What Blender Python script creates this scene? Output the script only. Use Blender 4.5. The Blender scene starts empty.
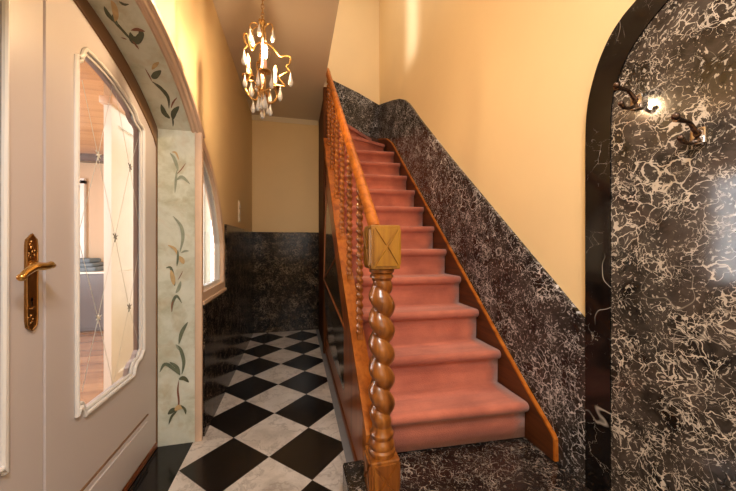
import bpy, bmesh, math, random
from mathutils import Vector, Matrix
random.seed(7)
C = bpy.context.scene.collection
PI = math.pi
# ---------------------------------------------------------------- camera model
CAM_H = 1.15; F = 305.0; YAW = math.atan(72 / 305.0); HY = 244.0
cY, sY = math.cos(YAW), math.sin(YAW)
def ray(x, y):
    u = (x - 368) / F; v = -(y - HY) / F
    return Vector((u * cY + sY, -u * sY + cY, v))
def on_y(x, y, Y):
    d = ray(x, y); k = Y / d.y
    return Vector((d.x * k, Y, CAM_H + d.z * k))
def on_x(x, y, X):
    d = ray(x, y); k = X / d.x
    return Vector((X, d.y * k, CAM_H + d.z * k))

# ---------------------------------------------------------------- materials
def srgb(r, g, b):
    def f(c):
        c /= 255.0
        return c / 12.92 if c <= .04045 else ((c + .055) / 1.055) ** 2.4
    return (f(r), f(g), f(b), 1)
class NT:
    def __init__(s, name):
        s.m = bpy.data.materials.new(name); s.m.use_nodes = True
        s.t = s.m.node_tree; s.n = s.t.nodes; s.b = s.n['Principled BSDF']
        s.tc = s.n.new('ShaderNodeTexCoord')
    def link(s, a, b): s.t.links.new(a, b)
    def new(s, k, **kw):
        n = s.n.new(k)
        for a, v in kw.items(): setattr(n, a, v)
        return n
    def mapping(s, scale=(1, 1, 1), rot=(0, 0, 0), loc=(0, 0, 0), src=None):
        n = s.new('ShaderNodeMapping')
        n.inputs['Scale'].default_value = scale; n.inputs['Rotation'].default_value = rot; n.inputs['Location'].default_value = loc
        s.link(src or s.tc.outputs['Object'], n.inputs['Vector']); return n.outputs[0]
    def noise(s, vec, scale, detail=5, rough=.55, dist=0):
        n = s.new('ShaderNodeTexNoise'); n.inputs['Scale'].default_value = scale; n.inputs['Detail'].default_value = detail
        n.inputs['Roughness'].default_value = rough; n.inputs['Distortion'].default_value = dist
        s.link(vec, n.inputs['Vector']); return n
    def math(s, op, a, b=None, clamp=False):
        n = s.new('ShaderNodeMath', operation=op, use_clamp=clamp)
        for i, v in enumerate((a, b)):
            if v is None: continue
            if isinstance(v, (int, float)): n.inputs[i].default_value = v
            else: s.link(v, n.inputs[i])
        return n.outputs[0]
    def ramp(s, fac, stops):
        n = s.new('ShaderNodeValToRGB'); e = n.color_ramp.elements
        while len(e) < len(stops): e.new(.5)
        for k, (p, c) in enumerate(stops):
            e[k].position = p; e[k].color = c if len(c) == 4 else (*c, 1)
        s.link(fac, n.inputs[0]); return n.outputs[0]
    def mix(s, fac, a, b, mode='MIX'):
        n = s.new('ShaderNodeMix', data_type='RGBA', blend_type=mode)
        for sock, v in ((n.inputs[0], fac), (n.inputs[6], a), (n.inputs[7], b)):
            if isinstance(v, (int, float)): sock.default_value = v
            elif isinstance(v, tuple): sock.default_value = v
            else: s.link(v, sock)
        return n.outputs[2]
    def bump(s, h, strength=.2, dist=.01):
        n = s.new('ShaderNodeBump'); n.inputs['Strength'].default_value = strength; n.inputs['Distance'].default_value = dist
        s.link(h, n.inputs['Height']); s.link(n.outputs[0], s.b.inputs['Normal'])
    def set(s, **kw):
        for k, v in kw.items():
            i = s.b.inputs[k.replace('_', ' ')]
            if hasattr(v, 'is_linked') or hasattr(v, 'links'): s.link(v, i)
            else: i.default_value = v
        return s.m

def plain(name, col, rough=.5, metal=0, var=.06, scale=8, **kw):
    t = NT(name); v = t.tc.outputs['Object']
    n = t.noise(v, scale, 4)
    dark = tuple(c * (1 - var * 2) for c in col[:3]) + (1,)
    c = t.mix(n.outputs[0], dark, tuple(min(1, q * (1 + var)) for q in col[:3]) + (1,))
    return t.set(Base_Color=c, Roughness=rough, Metallic=metal, **kw)

def distorted(t, vec, scale, amt):
    n = t.noise(vec, scale, 3)
    sub = t.new('ShaderNodeVectorMath', operation='SUBTRACT'); t.link(n.outputs['Color'], sub.inputs[0]); sub.inputs[1].default_value = (.5, .5, .5)
    mul = t.new('ShaderNodeVectorMath', operation='SCALE'); t.link(sub.outputs[0], mul.inputs[0]); mul.inputs['Scale'].default_value = amt
    add = t.new('ShaderNodeVectorMath', operation='ADD'); t.link(vec, add.inputs[0]); t.link(mul.outputs[0], add.inputs[1])
    return add.outputs[0]
def ridge(t, vec, scale, width, detail=3, rough=.55):
    n = t.noise(vec, scale, detail, rough)
    a = t.math('ABSOLUTE', t.math('SUBTRACT', n.outputs[0], .5))
    return t.math('SUBTRACT', 1, t.math('DIVIDE', a, width, True), True)
def smooth(t, x, lo, hi):
    n = t.new('ShaderNodeMapRange', interpolation_type='SMOOTHSTEP', clamp=True)
    for i, v in ((1, lo), (2, hi)):
        if isinstance(v, (int, float)): n.inputs[i].default_value = v
        else: t.link(v, n.inputs[i])
    t.link(x, n.inputs[0]); return n.outputs[0]
def cells(t, vec, scale, width, gate_scale, gate_lo, gain):
    """bright network between dark cells, its width swelling and dying away"""
    v = t.new('ShaderNodeTexVoronoi', feature='DISTANCE_TO_EDGE'); v.inputs['Scale'].default_value = scale; t.link(vec, v.inputs['Vector'])
    g = t.noise(vec, gate_scale, 4, .65)
    w = t.math('MULTIPLY', t.math('MULTIPLY', t.math('SUBTRACT', g.outputs[0], gate_lo), gain, True), width)
    return t.math('MULTIPLY', t.math('LESS_THAN', v.outputs['Distance'], w), 1)
def marble(name, base, base2, vein, sc=16, w=.16, lo=.45, sc2=38, w2=.16, lo2=.47, speck=.6, vein_scale=2.4, vein_w=.004, vein_amt=.6, rough=.12, spec=.4, tone=.55):
    t = NT(name); v = t.tc.outputs['Object']
    d = distorted(t, distorted(t, v, 7, .12), 30, .035); d2 = distorted(t, v, 2.0, .35)
    body = t.noise(d, 9, 6, .65)
    col = t.ramp(body.outputs[0], [(.36, base), (.66, base2)])
    var = t.noise(v, 25, 3)
    vc = t.mix(t.math('MULTIPLY', var.outputs[0], tone), vein, base2)
    col = t.mix(t.math('MULTIPLY', cells(t, d, sc2, w2, sc2 * .22, lo2, 5), .8), col, vc)
    col = t.mix(t.math('MULTIPLY', cells(t, d, sc, w, sc * .17, lo, 5), .95), col, vc)
    sp = t.noise(d, 85, 2, .5)
    col = t.mix(t.math('MULTIPLY', smooth(t, sp.outputs[0], .60, .66), speck), col, vc)
    vv = t.math('MULTIPLY', ridge(t, d2, vein_scale, vein_w, 2, .4), vein_amt)
    gate = smooth(t, t.noise(v, 3, 2).outputs[0], .48, .6)
    col = t.mix(t.math('MULTIPLY', vv, gate), col, vein)
    return t.set(Base_Color=col, Roughness=rough, Specular_IOR_Level=spec)

def wood(name, c1, c2, c3, grain='Z', rough=.28, scale=1.0, ang=0.0, coat=.3):
    t = NT(name)
    s = {'Z': (26, 26, 2.2), 'X': (2.2, 26, 26), 'Y': (26, 2.2, 26)}[grain]
    v = t.mapping(tuple(q * scale for q in s), (ang, 0, 0))
    n = t.noise(v, 1.0, 6, .6, .6); n2 = t.noise(t.mapping((3, 3, 1.2)), 1.5, 3)
    col = t.ramp(n.outputs[0], [(.28, c1), (.5, c2), (.72, c3)])
    col = t.mix(t.math('MULTIPLY', n2.outputs[0], .45), col, c1)
    t.bump(n.outputs[0], .06, .004)
    return t.set(Base_Color=col, Roughness=rough, Coat_Weight=coat, Coat_Roughness=.15)

# plaster
def plaster(name, col):
    t = NT(name); v = t.tc.outputs['Object']
    n = t.noise(v, 1.3, 5); n2 = t.noise(v, 60, 3)
    c = t.mix(n.outputs[0], tuple(q * .90 for q in col[:3]) + (1,), tuple(min(1, q * 1.06) for q in col[:3]) + (1,))
    t.bump(n2.outputs[0], .08, .003)
    return t.set(Base_Color=c, Roughness=.62)
M = {}
M['wall'] = plaster('ochre_plaster', srgb(240, 213, 165))
M['ceil'] = plaster('ceiling_paint', srgb(214, 200, 184))
M['cream'] = plaster('cream_paint', srgb(236, 222, 196))
M['room'] = plaster('room_paint', srgb(216, 190, 160))
M['white'] = plain('white_lacquer', srgb(208, 198, 196), .35, var=.02, scale=3)
M['bright'] = plain('bright_white_lacquer', srgb(240, 238, 234), .35, var=.02)
M['bead'] = plain('white_bead_paint', srgb(238, 234, 230), .3, var=.01)
M['cab'] = plain('ivory_cabinet', srgb(240, 238, 230), .4, var=.03)
M['trim'] = plain('pinkish_beige_trim', srgb(226, 196, 170), .4, var=.05, scale=20)
M['edge'] = plain('gold_brown_paint_and_shade', srgb(128, 96, 66), .45, var=.1)  # frame colour, also paints the jamb shadow gap and a reflection on the doors
M['dado'] = marble('dark_veined_marble', srgb(24, 22, 22), srgb(64, 60, 60), srgb(218, 216, 220), 23, .055, .485, 54, .075, .505, .6, 2.6, .0025, .5, .15, .35, .4)
M['hall_dado'] = marble('hall_marble', srgb(11, 9, 8), srgb(30, 25, 22), srgb(170, 150, 130), 30, .05, .50, 60, .08, .50, .45, 2.6, .003, .3, .15, .2, .4)
M['niche'] = marble('breccia_marble', srgb(25, 22, 20), srgb(80, 72, 67), srgb(228, 218, 206), 21, .07, .482, 52, .09, .495, .65, 2.8, .002, .3, .10, .4, .6)
M['band'] = marble('black_marble_band', srgb(14, 12, 12), srgb(26, 23, 22), srgb(190, 184, 178), 6, .015, .55, 20, .02, .56, 0, 2.2, .0022, .9, .1, .4)
M['step'] = marble('stone_step_marble', srgb(18, 15, 13), srgb(48, 40, 36), srgb(176, 160, 146), 30, .05, .48, 64, .07, .49, .5, 3, .002, .1, .2, .4)
W1, W2, W3 = srgb(74, 36, 10), srgb(140, 80, 26), srgb(180, 114, 42)
M['wood_z'] = wood('oak_upright', W1, W2, W3, 'Z')
M['wood_cap'] = wood('oak_cap', srgb(112, 70, 8), srgb(156, 104, 16), srgb(178, 126, 28), 'Z')
SL = math.atan(.881)
M['wood_s'] = wood('oak_sloped', srgb(120, 60, 16), srgb(186, 106, 36), srgb(212, 134, 56), 'Y', .45, ang=-SL, coat=0)
M['wood_s'].node_tree.nodes['Principled BSDF'].inputs['Specular IOR Level'].default_value = .15
M['wood_bal'] = wood('oak_baluster', srgb(110, 58, 18), srgb(176, 104, 40), srgb(206, 136, 62), 'Z', .25)
M['wood_panel'] = wood('dark_stained_panel', srgb(124, 64, 34), srgb(186, 108, 60), srgb(212, 134, 78), 'Z', .28, .6, coat=.2)
M['wood_skirt'] = wood('oak_skirt', srgb(46, 20, 7), srgb(84, 43, 15), srgb(104, 58, 22), 'Y', .42, ang=-SL, coat=.05)
M['wood_matt'] = wood('dark_matt_panel', srgb(52, 28, 14), srgb(92, 52, 26), srgb(116, 68, 36), 'Z', .6, .6, coat=0)
M['wood_matt'].node_tree.nodes['Principled BSDF'].inputs['Specular IOR Level'].default_value = .12
M['panel_field'] = wood('olive_reflection_field', srgb(44, 36, 26), srgb(78, 66, 48), srgb(98, 86, 64), 'Z', .16, .6, coat=.6)  # olive tone paints a glossy reflection into the wood facets
M['wood_base'] = wood('oak_base_strip', srgb(84, 40, 14), srgb(128, 66, 28), srgb(150, 82, 38), 'Y')
M['room_floor'] = wood('room_floorboards', srgb(118, 80, 54), srgb(164, 122, 88), srgb(188, 148, 112), 'X', .22, .35)
M['room_ceil'] = wood('room_ceiling_boards', srgb(178, 126, 82), srgb(214, 162, 110), srgb(228, 182, 132), 'X', .4, .35)
M['beam'] = wood('dark_beam', srgb(60, 40, 26), srgb(88, 60, 42), srgb(110, 80, 58), 'X')
M['brass'] = plain('aged_brass', srgb(214, 170, 96), .28, 1, .12, 30)
M['brass_dark'] = plain('dark_aged_brass', srgb(176, 132, 78), .42, 1, .3, 40)
M['gold'] = plain('pale_gilt', srgb(170, 132, 78), .35, 1, .2, 30)
M['steel'] = plain('dark_bronze', srgb(92, 76, 66), .22, 1, .15, 30)
M['silver'] = plain('polished_nickel', srgb(222, 212, 198), .16, 1, .05, 30)
M['candle'] = plain('candle_sleeve', srgb(206, 160, 140), .5, var=.05)
M['switch'] = plain('switch_plastic', srgb(238, 226, 204), .3, var=.01)
M['strip'] = plain('grey_marble_strip', srgb(140, 140, 143), .25, var=.12, scale=14)
M['black'] = plain('black_polished_stone', srgb(22, 20, 20), .14, var=.15)
M['grey_cab'] = plain('grey_laminate', srgb(112, 108, 110), .3, var=.1, scale=3)
M['blanket'] = plain('blue_grey_blanket', srgb(128, 142, 152), .9, var=.15, scale=25)
M['bulb_off'] = plain('opal_bulb', srgb(190, 160, 130), .25, var=.01)

def glass(name, rough=0.0, col=(1, 1, 1, 1), ior=1.45):
    m = bpy.data.materials.new(name); m.use_nodes = True; b = m.node_tree.nodes['Principled BSDF']
    b.inputs['Base Color'].default_value = col; b.inputs['Roughness'].default_value = rough
    b.inputs['Transmission Weight'].default_value = 1; b.inputs['IOR'].default_value = ior
    return m
M['glass'] = glass('clear_pane', 0.0, (1, 1, 1, 1), 1.12)
M['etch'] = plain('frosted_etching', srgb(228, 226, 216), .6, var=.02)
M['etch_d'] = plain('cut_facet', srgb(150, 146, 136), .25, var=.1)
M['crystal'] = glass('crystal', .02, (1, .97, .92, 1), 1.5)
M['crystal'].node_tree.nodes['Principled BSDF'].inputs['Transmission Weight'].default_value = .55

def emissive(name, col, st):
    m = bpy.data.materials.new(name); m.use_nodes = True; b = m.node_tree.nodes['Principled BSDF']
    b.inputs['Emission Color'].default_value = col; b.inputs['Emission Strength'].default_value = st
    b.inputs['Base Color'].default_value = (1, .9, .7, 1); return m
M['lit'] = emissive('lit_bulb', (1, .68, .37, 1), 1900)

# carpet
def carpet():
    t = NT('salmon_carpet'); v = t.tc.outputs['Object']
    n = t.noise(v, 220, 3); n2 = t.noise(v, 5, 5); n3 = t.noise(t.mapping((2, 14, 14)), 1.2, 4)
    c = t.ramp(n2.outputs[0], [(.3, srgb(160, 82, 64)), (.7, srgb(206, 118, 94))])
    c = t.mix(t.math('MULTIPLY', smooth(t, n3.outputs[0], .4, .7), .4), c, srgb(138, 64, 52))
    c = t.mix(t.math('MULTIPLY', n.outputs[0], .25), c, srgb(220, 146, 122))
    t.bump(n.outputs[0], .5, .004)
    return t.set(Base_Color=c, Roughness=.95, Sheen_Weight=.25)
M['carpet'] = carpet()

# pale green hand-painted faux marble for the reveal
def reveal():
    t = NT('painted_green_marbling'); v = t.tc.outputs['Object']
    d = distorted(t, v, 4, .2); n = t.noise(d, 6, 6, .65)
    c = t.ramp(n.outputs[0], [(.3, srgb(180, 182, 158)), (.5, srgb(212, 216, 202)), (.7, srgb(226, 228, 216))])
    n2 = t.noise(d, 14, 5); c = t.mix(t.math('MULTIPLY', t.math('SUBTRACT', n2.outputs[0], .5), 1.6, True), c, srgb(186, 160, 118))
    return t.set(Base_Color=c, Roughness=.35)
M['reveal'] = reveal()
M['leaf'] = plain('painted_leaf_green', srgb(112, 122, 100), .5, var=.25, scale=40)
M['leaf2'] = plain('painted_leaf_pale', srgb(158, 166, 146), .5, var=.2, scale=40)
M['petal'] = plain('painted_petal_ochre', srgb(206, 176, 128), .5, var=.2, scale=40)
M['stem'] = plain('painted_stem_brown', srgb(140, 92, 70), .5, var=.2, scale=40)
M['leafd'] = plain('painted_leaf_dark', srgb(88, 94, 72), .5, var=.25, scale=40)

# checker floor, tiles laid diagonally
TD = .437; TS = TD / math.sqrt(2)
def tiles():
    t = NT('diagonal_marble_tiles'); obj = t.tc.outputs['Object']
    sh = t.mapping(loc=(-.077, -1.945, 0), src=obj)
    uv = t.mapping(scale=(1 / TS, 1 / TS, 1), rot=(0, 0, PI / 4), src=sh)
    sp = t.new('ShaderNodeSeparateXYZ'); t.link(uv, sp.inputs[0])
    fx, fy = t.math('FLOOR', sp.outputs[0]), t.math('FLOOR', sp.outputs[1])
    par = t.math('FLOORED_MODULO', t.math('ADD', fx, fy), 2)
    def edge(o):
        fr = t.math('FRACT', o); a = t.math('ABSOLUTE', t.math('SUBTRACT', fr, .5)); return t.math('GREATER_THAN', a, .496)
    grout = t.math('MAXIMUM', edge(sp.outputs[0]), edge(sp.outputs[1]))
    # white marble, veins shifted from tile to tile
    cmb = t.new('ShaderNodeCombineXYZ'); t.link(fx, cmb.inputs[0]); t.link(fy, cmb.inputs[1])
    wn = t.new('ShaderNodeTexWhiteNoise'); t.link(cmb.outputs[0], wn.inputs[0])
    off = t.new('ShaderNodeVectorMath', operation='MULTIPLY_ADD'); t.link(wn.outputs['Color'], off.inputs[0]); off.inputs[1].default_value = (9, 9, 9); t.link(obj, off.inputs[2])
    d = distorted(t, off.outputs[0], 6, .15)
    n = t.noise(d, 5, 6, .65); wcol = t.ramp(n.outputs[0], [(.28, srgb(170, 160, 150)), (.5, srgb(214, 204, 194)), (.7, srgb(228, 220, 212))])
    wcol = t.mix(t.math('MULTIPLY', ridge(t, d, 4, .022, 5, .6), .45), wcol, srgb(132, 122, 114))
    wcol = t.mix(t.math('MULTIPLY', t.math('SUBTRACT', t.noise(d, 40, 4).outputs[0], .56), 3, True), wcol, srgb(150, 138, 126))
    nb = t.noise(obj, 12, 5); bcol = t.ramp(nb.outputs[0], [(.3, srgb(15, 13, 12)), (.7, srgb(34, 29, 27))])
    isb = t.math('LESS_THAN', t.math('ABSOLUTE', t.math('SUBTRACT', par, TILE_PAR)), .5)
    c = t.mix(isb, wcol, bcol); c = t.mix(t.math('MULTIPLY', grout, .55), c, srgb(70, 62, 56))
    return t.set(Base_Color=c, Roughness=t.math('ADD', .14, t.math('MULTIPLY', n.outputs[0], .12)))
TILE_PAR = 1
M['tiles'] = tiles()

# ---------------------------------------------------------------- mesh helpers
def link(name, bm, mats, parent=None, smooth=False, angle=.6):
    bmesh.ops.recalc_face_normals(bm, faces=bm.faces)
    me = bpy.data.meshes.new(name)
    if smooth:
        for f in bm.faces: f.smooth = True
        for e in bm.edges:
            if len(e.link_faces) == 2 and e.calc_face_angle(0) > angle: e.smooth = False
    bm.to_mesh(me); bm.free()
    for m in (mats if isinstance(mats, (list, tuple)) else [mats]): me.materials.append(M[m] if isinstance(m, str) else m)
    o = bpy.data.objects.new(name, me); C.objects.link(o)
    if parent:
        o.parent = parent; o.matrix_parent_inverse = Matrix.Translation(-parent.location)
    return o
def BM(): return bmesh.new()
def box(bm, x0, x1, y0, y1, z0, z1, mi=0, bev=0):
    vs = [bm.verts.new(p) for p in ((x0, y0, z0), (x1, y0, z0), (x1, y1, z0), (x0, y1, z0), (x0, y0, z1), (x1, y0, z1), (x1, y1, z1), (x0, y1, z1))]
    fs = [bm.faces.new([vs[i] for i in q]) for q in ((0, 3, 2, 1), (4, 5, 6, 7), (0, 1, 5, 4), (1, 2, 6, 5), (2, 3, 7, 6), (3, 0, 4, 7))]
    for f in fs: f.material_index = mi
    if bev:
        es = list({e for f in fs for e in f.edges})
        r = bmesh.ops.bevel(bm, geom=es, offset=bev, segments=2, affect='EDGES', profile=.5)
        for f in r['faces']: f.material_index = mi
    return vs
AX = {'X': lambda a, b, t: (t, a, b), 'Y': lambda a, b, t: (a, t, b), 'Z': lambda a, b, t: (a, b, t)}
def prism(bm, pts, t0, t1, axis='X', holes=(), mi=0):
    fn = AX[axis]; loops = [pts] + list(holes); edges = []; 
    for lp in loops:
        vs = [bm.verts.new(fn(a, b, t0)) for a, b in lp]
        edges += [bm.edges.new((vs[i], vs[(i + 1) % len(vs)])) for i in range(len(vs))]
    if holes:
        r = bmesh.ops.triangle_fill(bm, use_beauty=True, use_dissolve=False, edges=edges)
        faces = [g for g in r['geom'] if isinstance(g, bmesh.types.BMFace)]
    else:
        faces = [bm.faces.new([e.verts[0] for e in edges])] if False else [bm.faces.new([v for v in dict.fromkeys(v for e in edges for v in e.verts)])]
    ex = bmesh.ops.extrude_face_region(bm, geom=faces)
    vv = [g for g in ex['geom'] if isinstance(g, bmesh.types.BMVert)]
    d = Vector(fn(0, 0, t1)) - Vector(fn(0, 0, t0))
    bmesh.ops.translate(bm, verts=vv, vec=d)
    for g in ex['geom']:
        if isinstance(g, bmesh.types.BMFace): g.material_index = mi
    for f in faces: f.material_index = mi
    for v in vv:
        for f in v.link_faces: f.material_index = mi
def lathe(bm, prof, c=(0, 0, 0), n=24, mi=0):
    rings = []
    for r, z in prof:
        rings.append([bm.verts.new((c[0] + r * math.cos(2 * PI * k / n), c[1] + r * math.sin(2 * PI * k / n), c[2] + z)) for k in range(n)])
    for a, b in zip(rings, rings[1:]):
        for k in range(n):
            f = bm.faces.new((a[k], a[(k + 1) % n], b[(k + 1) % n], b[k])); f.material_index = mi
    for rg in (rings[0], rings[-1]):
        f = bm.faces.new(rg); f.material_index = mi
def tube(bm, pts, rad, n=8, mi=0, closed=False):
    pts = [Vector(p) for p in pts]; m = len(pts)
    rad = rad if isinstance(rad, (list, tuple)) else [rad] * m
    rings = []; up = None
    for i, p in enumerate(pts):
        if closed: t = (pts[(i + 1) % m] - pts[i - 1])
        else: t = pts[min(i + 1, m - 1)] - pts[max(i - 1, 0)]
        t.normalize()
        if up is None:
            up = t.orthogonal().normalized()
        up = (up - t * up.dot(t)).normalized(); w = t.cross(up)
        rings.append([bm.verts.new(p + (up * math.cos(2 * PI * k / n) + w * math.sin(2 * PI * k / n)) * rad[i]) for k in range(n)])
    for i in range(m if closed else m - 1):
        a, b = rings[i], rings[(i + 1) % m]
        for k in range(n):
            f = bm.faces.new((a[k], a[(k + 1) % n], b[(k + 1) % n], b[k])); f.material_index = mi
    if not closed:
        for rg in (rings[0], rings[-1]):
            f = bm.faces.new(rg); f.material_index = mi
def sphere(bm, c, r, s=(1, 1, 1), u=12, v=8, mi=0):
    mt = Matrix.Translation(Vector(c)) @ Matrix.Diagonal((r * s[0], r * s[1], r * s[2], 1))
    g = bmesh.ops.create_uvsphere(bm, u_segments=u, v_segments=v, radius=1, matrix=mt)
    for vv in g['verts']:
        for f in vv.link_faces: f.material_index = mi
def sweep(bm, path, prof, mi=0):
    """path: (y,z) points in the X plane; prof: (x, n) with n along the path's outward normal."""
    m = len(path); rings = []
    for i, (y, z) in enumerate(path):
        a = path[max(i - 1, 0)]; b = path[min(i + 1, m - 1)]
        ty, tz = b[0] - a[0], b[1] - a[1]; L = math.hypot(ty, tz); ny, nz = -tz / L, ty / L
        rings.append([bm.verts.new((px, y + ny * pn, z + nz * pn)) for px, pn in prof])
    k = len(prof)
    for a, b in zip(rings, rings[1:]):
        for j in range(k):
            f = bm.faces.new((a[j], a[(j + 1) % k], b[(j + 1) % k], b[j])); f.material_index = mi
    for rg in (rings[0], rings[-1]): bm.faces.new(rg).material_index = mi
def spline(pts, n=6):
    P = [Vector(p) for p in pts]; out = []
    for i in range(len(P) - 1):
        a, b = P[max(i - 1, 0)], P[i]; c, d = P[i + 1], P[min(i + 2, len(P) - 1)]
        for k in range(n):
            t = k / n
            out.append(.5 * ((2 * b) + (c - a) * t + (2 * a - 5 * b + 4 * c - d) * t * t + (3 * b - a - 3 * c + d) * t ** 3))
    out.append(P[-1]); return out
def interp(tab, x):
    if x <= tab[0][0]: return tab[0][1]
    for (a, za), (b, zb) in zip(tab, tab[1:]):
        if x <= b: return za + (zb - za) * (x - a) / (b - a)
    return tab[-1][1]
def struct(o): o['kind'] = 'structure'; return o
def tag(o, label, cat, group=None):
    o['label'] = label; o['category'] = cat
    if group: o['group'] = group
    return o
def thing(name, label, cat, loc, group=None):
    o = bpy.data.objects.new(name, None); o.location = loc; o.empty_display_size = .1; C.objects.link(o)
    return tag(o, label, cat, group)
def group_empty(name, loc):
    o = bpy.data.objects.new(name, None); o.location = loc; o.empty_display_size = .1; C.objects.link(o); return o

# ---------------------------------------------------------------- the setting
XL, XD, XR = -.55, -.77, 1.15      # hall left wall, door plane, stair wall
YB, ZC, AY = 4.17, 2.80, 1.205     # back wall, hall ceiling, arch centre
YF = -1.6
ARCH = [(p.x, p.y) for p in spline([(0, 2.075, 0), (.12, 2.068, 0), (.25, 2.045, 0), (.37, 2.012, 0), (.48, 1.970, 0), (.6, 1.908, 0), (.71, 1.834, 0), (.755, 1.80, 0), (.82, 1.768, 0), (.95, 1.70, 0), (1.085, 1.60, 0), (1.20, 1.475, 0), (1.29, 1.33, 0), (1.35, 1.17, 0)], 4)]
def arch(y): return interp(ARCH, abs(y - AY))
AYD = 1.167                        # where the two leaves meet
JR, JL = 1.955, .38               # right and left jambs of the door opening
WE = 2.57                          # far end of the side window

bm = BM(); box(bm, XL - .03, XR, YF, YB, -.1, 0); struct(link('floor', bm, 'tiles'))
bm = BM(); box(bm, XD - .02, XL - .03, JL, JR, -.1, .001); struct(link('trim_1', bm, 'black'))
bm = BM(); box(bm, .258, .308, 1.345, YB, 0, .0015); struct(link('trim_2', bm, 'strip'))
# ceiling over the hall (the void above the stair stays open) and over the foyer
bm = BM(); box(bm, XL - .2, .285, YF, YB, ZC, ZC + .18); box(bm, .285, XR, YF, .55, ZC, ZC + .18); box(bm, .285, .33, 3.22, YB, ZC, ZC + .18); struct(link('ceiling', bm, 'ceil'))
bm = BM(); box(bm, XL - .2, XR + .1, YF, YB + .1, 5.2, 5.3); struct(link('ceiling_upper', bm, 'cream'))
# back wall
bm = BM(); box(bm, XL - .25, XR + .15, YB, YB + .12, -.1, 5.2); struct(link('wall_back', bm, 'wall'))
# right wall
bm = BM(); box(bm, XR, XR + .12, YF, YB, -.1, 5.2); struct(link('wall_right', bm, 'wall'))
bm = BM(); box(bm, XL - .25, XR + .12, YF - .12, YF, -.1, 5.2); struct(link('wall_front', bm, 'wall'))
# left wall with the opening of the arch
bm = BM()
outline = [(YF, 0), (JL - .025, 0)]
ys = [JL + (JR + 0 - JL) * k / 30 for k in range(31)]
outline += [(JL - .025, arch(JL) + .025)] + [(y, arch(y) + .025) for y in ys]
ys2 = [JR + (2.555 - JR) * k / 14 for k in range(1, 15)]
outline += [(y, arch(y)) for y in ys2] + [(WE, 1.15), (WE, .80), (JR + .025, .80), (JR + .025, 0), (YB, 0), (YB, ZC), (YF, ZC)]
prism(bm, outline, XL, XL - .07, 'X')
box(bm, XL - .14, XL, YF, YB, ZC + .18, 5.2)
struct(link('wall_left', bm, 'wall'))
# marble dado: back wall, left wall
DH = 1.305
bm = BM(); box(bm, XL + .018, .30, YB - .018, YB, 0, DH, bev=.003); struct(link('trim_3', bm, 'hall_dado'))
bm = BM(); prism(bm, [(2.0, 0), (YB, 0), (YB, DH), (2.60, DH), (2.60, .78), (2.0, .78)], XL, XL + .018, 'X'); struct(link('trim_4', bm, 'hall_dado'))
# small ceiling moulding on the back wall
bm = BM(); prism(bm, [(YB, ZC), (YB, ZC - .05), (YB - .012, ZC - .05), (YB - .018, ZC - .03), (YB - .04, ZC - .012), (YB - .045, ZC)], XL, .285, 'X'); struct(link('trim_5', bm, 'cream', smooth=True, angle=.9))

# reveal: soffit and right jamb painted pale green with sprigs
bm = BM()
lo = [(y, arch(y)) for y in ys]; hi = [(y, z + .03) for y, z in lo]
prism(bm, lo + hi[::-1], XD + .008, XL + .004, 'X')
box(bm, XD + .008, XL + .004, JR, JR + .03, 0, arch(JR)); box(bm, XD + .008, XL + .004, JL - .03, JL, 0, arch(JL))
def soffit_pt(px, py):
    d = ray(px, py); best = None
    for k in range(400):
        X = -.80 + .30 * k / 399; t = X / d.x; y = d.y * t; z = CAM_H + d.z * t; e = abs(z - arch(y))
        if best is None or e < best[0]: best = (e, Vector((X, y, arch(y) - .0012)))
    return best[1]
def jamb_pt(px, py): return on_y(px, py, JR - .0012)
NLEAF = 0
def leaf(fn, pts, w, mi):
    """a brush stroke with pointed ends: px polyline and px half width"""
    global NLEAF
    NLEAF += 1; lift = NLEAF * .00008
    P = spline([(a, b, 0) for a, b in pts], 5); L = []; R = []
    for i, p in enumerate(P):
        a = P[max(i - 1, 0)]; b = P[min(i + 1, len(P) - 1)]; t = (b - a).normalized(); s = i / (len(P) - 1)
        q = w * math.sin(PI * min(.97, max(.03, s))) ** .8
        L.append(fn(p.x - t.y * q, p.y + t.x * q)); R.append(fn(p.x + t.y * q, p.y - t.x * q))
    off = Vector((0, -lift, 0)) if fn is jamb_pt else Vector((0, 0, -lift))
    L = [v + off for v in L]; R = [v + off for v in R]
    vl = [bm.verts.new(v) for v in L]; vr = [bm.verts.new(v) for v in R]
    for i in range(len(vl) - 1):
        bm.faces.new((vl[i], vl[i + 1], vr[i + 1], vr[i])).material_index = mi
G, P_, O, S, D = 1, 2, 3, 4, 5
for args in [  # soffit sprigs
    ([(105, 8), (112, 18), (118, 25), (128, 36), (132, 41)], 1.3, D), ([(104, 6), (108, 14), (116, 23)], 2.0, D), ([(112, 14), (115, 20), (118, 25)], 1.6, G),
    ([(111, 0), (114, 6), (116, 16), (115, 21)], 3.0, O), ([(119, 1), (124, 4), (129, 4)], 1.3, D), ([(130, 32), (132, 38), (137, 40), (141, 34), (139, 29)], 4.2, D),
    ([(131, 30), (137, 29), (145, 31)], 1.6, S), ([(132, 40), (136, 45), (139, 49)], .8, S), ([(121, 37), (127, 39)], .5, S),
    ([(152, 69), (155, 65), (159, 62)], 2.2, O), ([(151, 76), (155, 75), (161, 70)], 3.6, D), ([(145, 68), (149, 75), (152, 81)], .6, S),
    ([(152, 81), (161, 88), (168, 97), (169, 108)], 1.7, D), ([(171, 108), (173, 102), (177, 97)], .9, S), ([(161, 104), (164, 112), (170, 118)], 2.3, D),
    ([(173, 119), (174, 112), (179, 106)], 3.0, D), ([(172, 116), (173, 121), (173, 126)], .9, D)]: leaf(soffit_pt, *args)
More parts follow.
